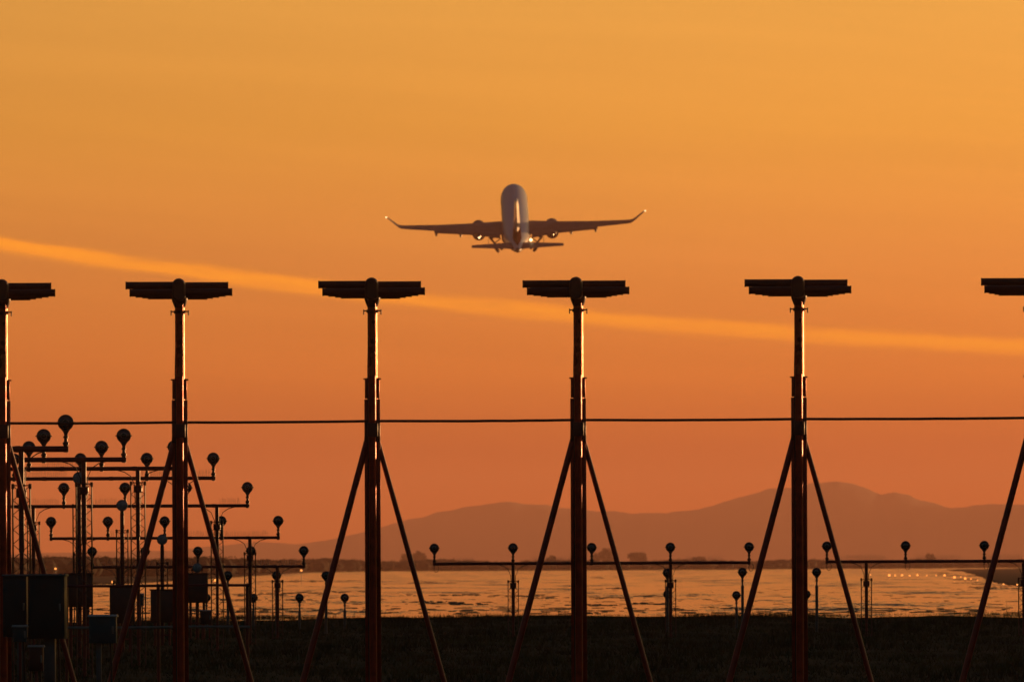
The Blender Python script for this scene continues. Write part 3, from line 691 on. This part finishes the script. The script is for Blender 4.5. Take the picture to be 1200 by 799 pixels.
# ------------------------------------------------------------------ small lights glowing along the spit and by the left shore
def field_light(px, py, d, label, group, r=0.13):
    p = W(px, py, d); h = p.z - GZ
    t = thing('airfield_light', (p.x, d, GZ), label, 'airfield light', group)
    m1 = MB(); m1.lathe([(-0.05, r * 0.9), (0.02, r * 0.9), (0.03, r * 0.3), (max(0.05, h - r), r * 0.3), (max(0.06, h - r * 0.8), r * 0.8)], 'Z', 12); build(m1, 'base', 'dark', t)
    m2 = MB(); m2.lathe([(h - r * 0.8, r * 0.8), (h - r * 0.4, r), (h + r * 0.2, r * 0.95), (h + r * 0.7, r * 0.6), (h + r * 0.9, r * 0.15)], 'Z', 14); build(m2, 'globe', 'field_light', t)
L1 = [(1020, 673, 0.11), (1042, 673.6, 0.20), (1049, 673.8, 0.14), (1057, 673.6, 0.16), (1066, 674, 0.13), (1075, 673.4, 0.16), (1107, 673.6, 0.20), (1118.5, 676, 0.20), (1131, 677.5, 0.20), (1145.5, 679.5, 0.10), (1176, 684, 0.13), (1192, 684.6, 0.14)]
L1 = sorted(L1 + [(1086, 674, 0.09), (1097, 673.8, 0.10), (1126, 675.8, 0.10), (1138, 678.0, 0.12), (1160, 682.0, 0.10)])
L1 = [(x, y, r) for (x, y, r) in L1]
words = ['first', 'second', 'third', 'fourth', 'fifth', 'sixth', 'seventh', 'eighth', 'ninth', 'tenth', 'eleventh', 'twelfth', 'thirteenth', 'fourteenth', 'fifteenth', 'sixteenth', 'seventeenth']
for i, (px, py, r) in enumerate(L1):
    gd = min(2000.0, (CAMH - 0.30) / max(1e-6, -(W(px, py, 1.0).z)))
    field_light(px, py, gd, '%s glowing orange light from the left in the row by the right shore' % words[i], 'glowing lights on the right shore', r * 0.50 * gd / 2000.0)
for (px, py, r, lab) in [(65, 666, 0.065, 'orange light glowing above the tall black cabinet at far left'), (132, 681.5, 0.07, 'faint orange glint by the shore between two brown boxes'), (252.5, 679.5, 0.085, 'faint orange glint seen through the lattice right of the second mast'), (353, 668, 0.06, 'faint orange glint on the shore under the lowest bar end')]:  # the faint ones are added glows imitating sun glints
    gd = min(1650.0, (CAMH - 0.3) / -(W(px, py, 1.0).z))
    field_light(px, py, gd, lab, 'faint lights by the left shore', r * 1.2)

# ------------------------------------------------------------------ the aircraft
PD = 2513.0
pc = W(604.2, 262.5, PD)
plane = thing('passenger_jet', pc, 'white twin engine passenger jet climbing away with its wheels partly out', 'aircraft')
plane.rotation_mode = 'ZXY' if False else 'XYZ'
plane.matrix_world = Matrix.Translation(pc) @ Matrix.Rotation(R(0.9), 4, 'Z') @ Matrix.Rotation(R(15.0), 4, 'X') @ Matrix.Rotation(R(-1.25), 4, 'Y')
def ring(y, cz, rx_, rz_, n=40, e=2.0):
    o = []
    for j in range(n):
        a = 2 * math.pi * j / n; c_, s_ = math.cos(a), math.sin(a)
        o.append((rx_ * math.copysign(abs(c_) ** (2 / e), c_), y, cz + rz_ * math.copysign(abs(s_) ** (2 / e), s_)))
    return o
fu = MB()
st = [(15.85, -0.55, 0.05, 0.05), (15.7, -0.52, 0.32, 0.30), (15.3, -0.45, 0.62, 0.58), (14.6, -0.33, 0.93, 0.92), (13.6, -0.18, 1.22, 1.26), (12.4, -0.06, 1.40, 1.52), (11.0, 0.0, 1.49, 1.64), (9.0, 0, 1.505, 1.675), (2, 0, 1.505, 1.675), (-2.5, 0, 1.505, 1.675), (-4.2, 0.05, 1.49, 1.62), (-6.2, 0.17, 1.43, 1.49),
      (-8.4, 0.36, 1.28, 1.28), (-10.5, 0.56, 1.07, 1.05), (-12.3, 0.73, 0.84, 0.83), (-13.8, 0.85, 0.61, 0.61), (-15.0, 0.93, 0.40, 0.40), (-15.75, 0.98, 0.25, 0.26)]
fu.loft([ring(*s) for s in st]); fus = build(fu, 'fuselage', 'white', plane, sd=50)
ex = MB(); ex.loft([ring(-15.70, 0.98, 0.27, 0.28, 20), ring(-16.0, 1.0, 0.20, 0.21, 20), ring(-16.02, 1.0, 0.15, 0.15, 20), ring(-15.8, 1.0, 0.12, 0.12, 20)]); build(ex, 'tail_exhaust', 'dark', fus)
# belly fairing
bf = MB(); bf.loft([ring(5.2, -1.25, 0.5, 0.35, 24), ring(4.0, -1.28, 1.35, 0.62, 24), (ring(1.0, -1.30, 1.62, 0.72, 24)), ring(-2.0, -1.28, 1.58, 0.66, 24), ring(-3.8, -1.1, 0.9, 0.45, 24), ring(-4.8, -0.9, 0.2, 0.2, 24)]); build(bf, 'belly_fairing', 'wing', fus, sd=50)
for k in range(22):
    pass
# cabin windows and doors (both sides)
wn = MB()
for s in (-1, 1):
    for k in range(24):
        y = 10.2 - k * 0.80; wn.box(s * 1.447, y, 0.42, 0.03, 0.26, 0.36, 0.01)
build(wn, 'windows', 'dark', fus)
def foil(x, le, ch, z, th, tw=0.0, n=14, vert=False):
    pts = []
    prof = [(1.0, 0.0), (0.75, 0.32), (0.5, 0.47), (0.3, 0.5), (0.12, 0.40), (0.03, 0.22), (0, 0), (0.03, -0.16), (0.12, -0.30), (0.3, -0.36), (0.5, -0.32), (0.75, -0.18)]
    for (c, h) in prof:
        y = le - c * ch; hh = h * th * ch - tw * (c - 0.25) * ch
        pts.append((x, y, z + hh))
    return pts
for s in (-1, 1):
    wg = MB()
    sec = [(0.6, 3.9, 6.2, -1.10, .13), (1.5, 3.3, 5.5, -1.05, .13), (4.4, 1.75, 3.75, -0.76, .12), (8.5, -0.35, 2.55, -0.28, .11), (12.2, -2.2, 1.55, 0.24, .10), (12.75, -2.55, 1.4, 0.38, .10)]
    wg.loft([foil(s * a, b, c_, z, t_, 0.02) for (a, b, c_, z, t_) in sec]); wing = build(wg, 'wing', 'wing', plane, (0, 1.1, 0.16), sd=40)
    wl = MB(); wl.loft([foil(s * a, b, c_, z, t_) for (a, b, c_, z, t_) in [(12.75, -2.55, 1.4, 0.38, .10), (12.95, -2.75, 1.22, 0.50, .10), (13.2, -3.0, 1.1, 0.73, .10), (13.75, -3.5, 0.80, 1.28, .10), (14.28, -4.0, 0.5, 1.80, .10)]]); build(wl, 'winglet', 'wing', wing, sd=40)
    for (xa, xb) in ((1.75, 4.2), (4.6, 9.0)):
        fl = MB(); rings = []
        for xx in (xa, xb):
            le_ = np.interp(xx, [1.5, 4.4, 8.5], [3.3, 1.75, -0.35]); ch_ = np.interp(xx, [1.5, 4.4, 8.5], [5.5, 3.75, 2.55]); zz1 = np.interp(xx, [1.5, 4.4, 8.5], [-1.05, -0.76, -0.28])
            rings.append(foil(s * xx, le_ - ch_ * 0.96, ch_ * 0.24, zz1 - 0.03, .22, 0.20))
        fl.loft(rings); build(fl, 'flap', 'wing', wing, sd=40)
    for xx in (2.6, 6.1, 8.8):
        le_ = np.interp(xx, [1.5, 4.4, 8.5, 12.2], [3.3, 1.75, -0.35, -2.2]); ch_ = np.interp(xx, [1.5, 4.4, 8.5, 12.2], [5.5, 3.75, 2.55, 1.55]); zz1 = np.interp(xx, [1.5, 4.4, 8.5, 12.2], [-1.05, -0.76, -0.28, 0.24])
        ft = MB(); te = le_ - ch_
        rr = [(te + 1.5, zz1 - 0.12, .06), (te + 0.9, zz1 - 0.20, .15), (te + 0.1, zz1 - 0.28, .17), (te - 0.4, zz1 - 0.38, .12), (te - 0.6, zz1 - 0.42, .03)]
        ft.loft([[(s * xx + r_ * math.cos(2 * math.pi * j / 12), y_, z_ + 1.3 * r_ * math.sin(2 * math.pi * j / 12)) for j in range(12)] for (y_, z_, r_) in rr]); build(ft, 'flap_fairing', 'wing', wing)
    # navigation light on the winglet tip
    nl = MB(); nl.lathe([(-0.07, 0.03), (-0.035, 0.065), (0.035, 0.065), (0.07, 0.03)], 'Y', 10, (s * 14.28, -4.52, 1.82)); build(nl, 'tip_light', 'light_and_glint', wing)
    # engine
    ex_, ez = s * 4.05, -1.66
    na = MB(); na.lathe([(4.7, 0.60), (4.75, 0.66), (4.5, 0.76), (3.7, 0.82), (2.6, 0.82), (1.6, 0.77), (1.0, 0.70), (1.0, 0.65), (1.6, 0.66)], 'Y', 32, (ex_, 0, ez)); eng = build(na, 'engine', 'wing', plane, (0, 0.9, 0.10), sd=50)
    co = MB(); co.lathe([(2.0, 0.56), (1.0, 0.50), (0.35, 0.42), (0.35, 0.36), (0.9, 0.34)], 'Y', 28, (ex_, 0, ez)); build(co, 'nozzle', 'metal', eng, sd=50)
    pl_ = MB(); pl_.lathe([(1.0, 0.30), (0.4, 0.28), (0.0, 0.16), (-0.25, 0.04)], 'Y', 20, (ex_, 0, ez)); build(pl_, 'exhaust_cone', 'metal', eng, sd=50)
    fn = MB(); fn.lathe([(4.2, 0.66), (4.19, 0.2)], 'Y', 24, (ex_, 0, ez)); build(fn, 'fan', 'dark', eng)
    py_ = MB(); py_.loft([[(ex_ + a * w_, y_, z_) for (a, z_) in ((-1, z0), (1, z0), (1, z1), (-1, z1))] for (y_, w_, z0, z1) in ((3.6, .06, -1.15, -0.98), (2.0, .14, -1.2, -0.85), (0.2, .12, -1.25, -0.95), (-0.8, .04, -1.3, -1.1))]); build(py_, 'pylon', 'wing', eng)
    # tailplane
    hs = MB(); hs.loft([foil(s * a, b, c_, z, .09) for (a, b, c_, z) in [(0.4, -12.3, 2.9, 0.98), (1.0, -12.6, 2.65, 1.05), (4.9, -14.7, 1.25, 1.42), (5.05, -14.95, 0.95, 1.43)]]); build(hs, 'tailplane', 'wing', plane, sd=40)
    # main gear, swinging in
    gl = MB(); piv = Vector((s * 2.9, -1.2, -1.15)); axl = Vector((s * 1.95, -0.9, -2.45))
    gl.path([piv, axl], [0.13, 0.09], 10); gl.path([(s * 1.7, -1.2, -1.3), piv.lerp(axl, 0.55)], 0.06, 8); gl.box(s * 3.05, -1.2, -1.75, 0.05, 1.1, 0.75)
    gear = build(gl, 'landing_gear', 'dark', plane)
    dirv = (axl - piv).normalized(); across = Vector((dirv.z, 0, -dirv.x)).normalized()
    for q in (-0.24, 0.24):
        wh = MB(); cpt = axl + across * q; rings = []
        for (o_, r_) in ((-0.15, 0.20), (-0.15, 0.36), (-0.09, 0.44), (0.09, 0.44), (0.15, 0.36), (0.15, 0.20)):
            rings.append([tuple(cpt + across * o_ + (Vector((0, 1, 0)) * math.cos(2 * math.pi * j / 20) + across.cross(Vector((0, 1, 0))) * math.sin(2 * math.pi * j / 20)) * r_) for j in range(20)])
        wh.loft(rings); build(wh, 'wheel', 'rubber', gear)
# fin with dark lower band
def fin_sec(z, le, ch, th):
    return [(h * th * ch, le - c * ch, z) for (c, h) in [(1.0, 0.02), (0.75, 0.30), (0.5, 0.47), (0.3, 0.5), (0.12, 0.40), (0.03, 0.2), (0, 0), (0.03, -0.2), (0.12, -0.40), (0.3, -0.5), (0.5, -0.47), (0.75, -0.30), (1.0, -0.02)]]
def fl_(z): t = (z - 1.2) / (6.55 - 1.2); return (-9.9 - 4.1 * t, 5.0 - 2.75 * t, 0.20 - 0.035 * t)
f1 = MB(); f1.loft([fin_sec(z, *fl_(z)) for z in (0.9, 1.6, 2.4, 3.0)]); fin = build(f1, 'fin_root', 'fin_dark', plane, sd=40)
f2 = MB(); f2.loft([fin_sec(z, *fl_(z)) for z in (3.0, 4.2, 5.4, 6.4)] + [fin_sec(6.55, -14.4, 1.7, 0.08)]); build(f2, 'fin', 'fin', plane, sd=40)
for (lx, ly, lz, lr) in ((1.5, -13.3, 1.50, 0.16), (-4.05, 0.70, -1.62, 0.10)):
    glint_mb = MB(); glint_mb.lathe([(-0.6 * lr, lr * 0.5), (-0.3 * lr, lr), (0.3 * lr, lr), (lr, lr * 0.4)], 'Y', 14, (lx, ly, lz)); build(glint_mb, 'lamp', 'light_and_glint', plane)  # added glowing spots standing in for sun glints, no real lamps
df = MB(); df.loft([fin_sec(1.50, -6.5, 4.0, 0.02), fin_sec(1.9, -8.2, 3.0, 0.03), fin_sec(2.3, -9.6, 1.4, 0.05)]); build(df, 'dorsal_fin', 'white', plane)

scene.cycles.max_bounces = 8; scene.cycles.volume_bounces = 2
scene.cycles.use_denoising = True
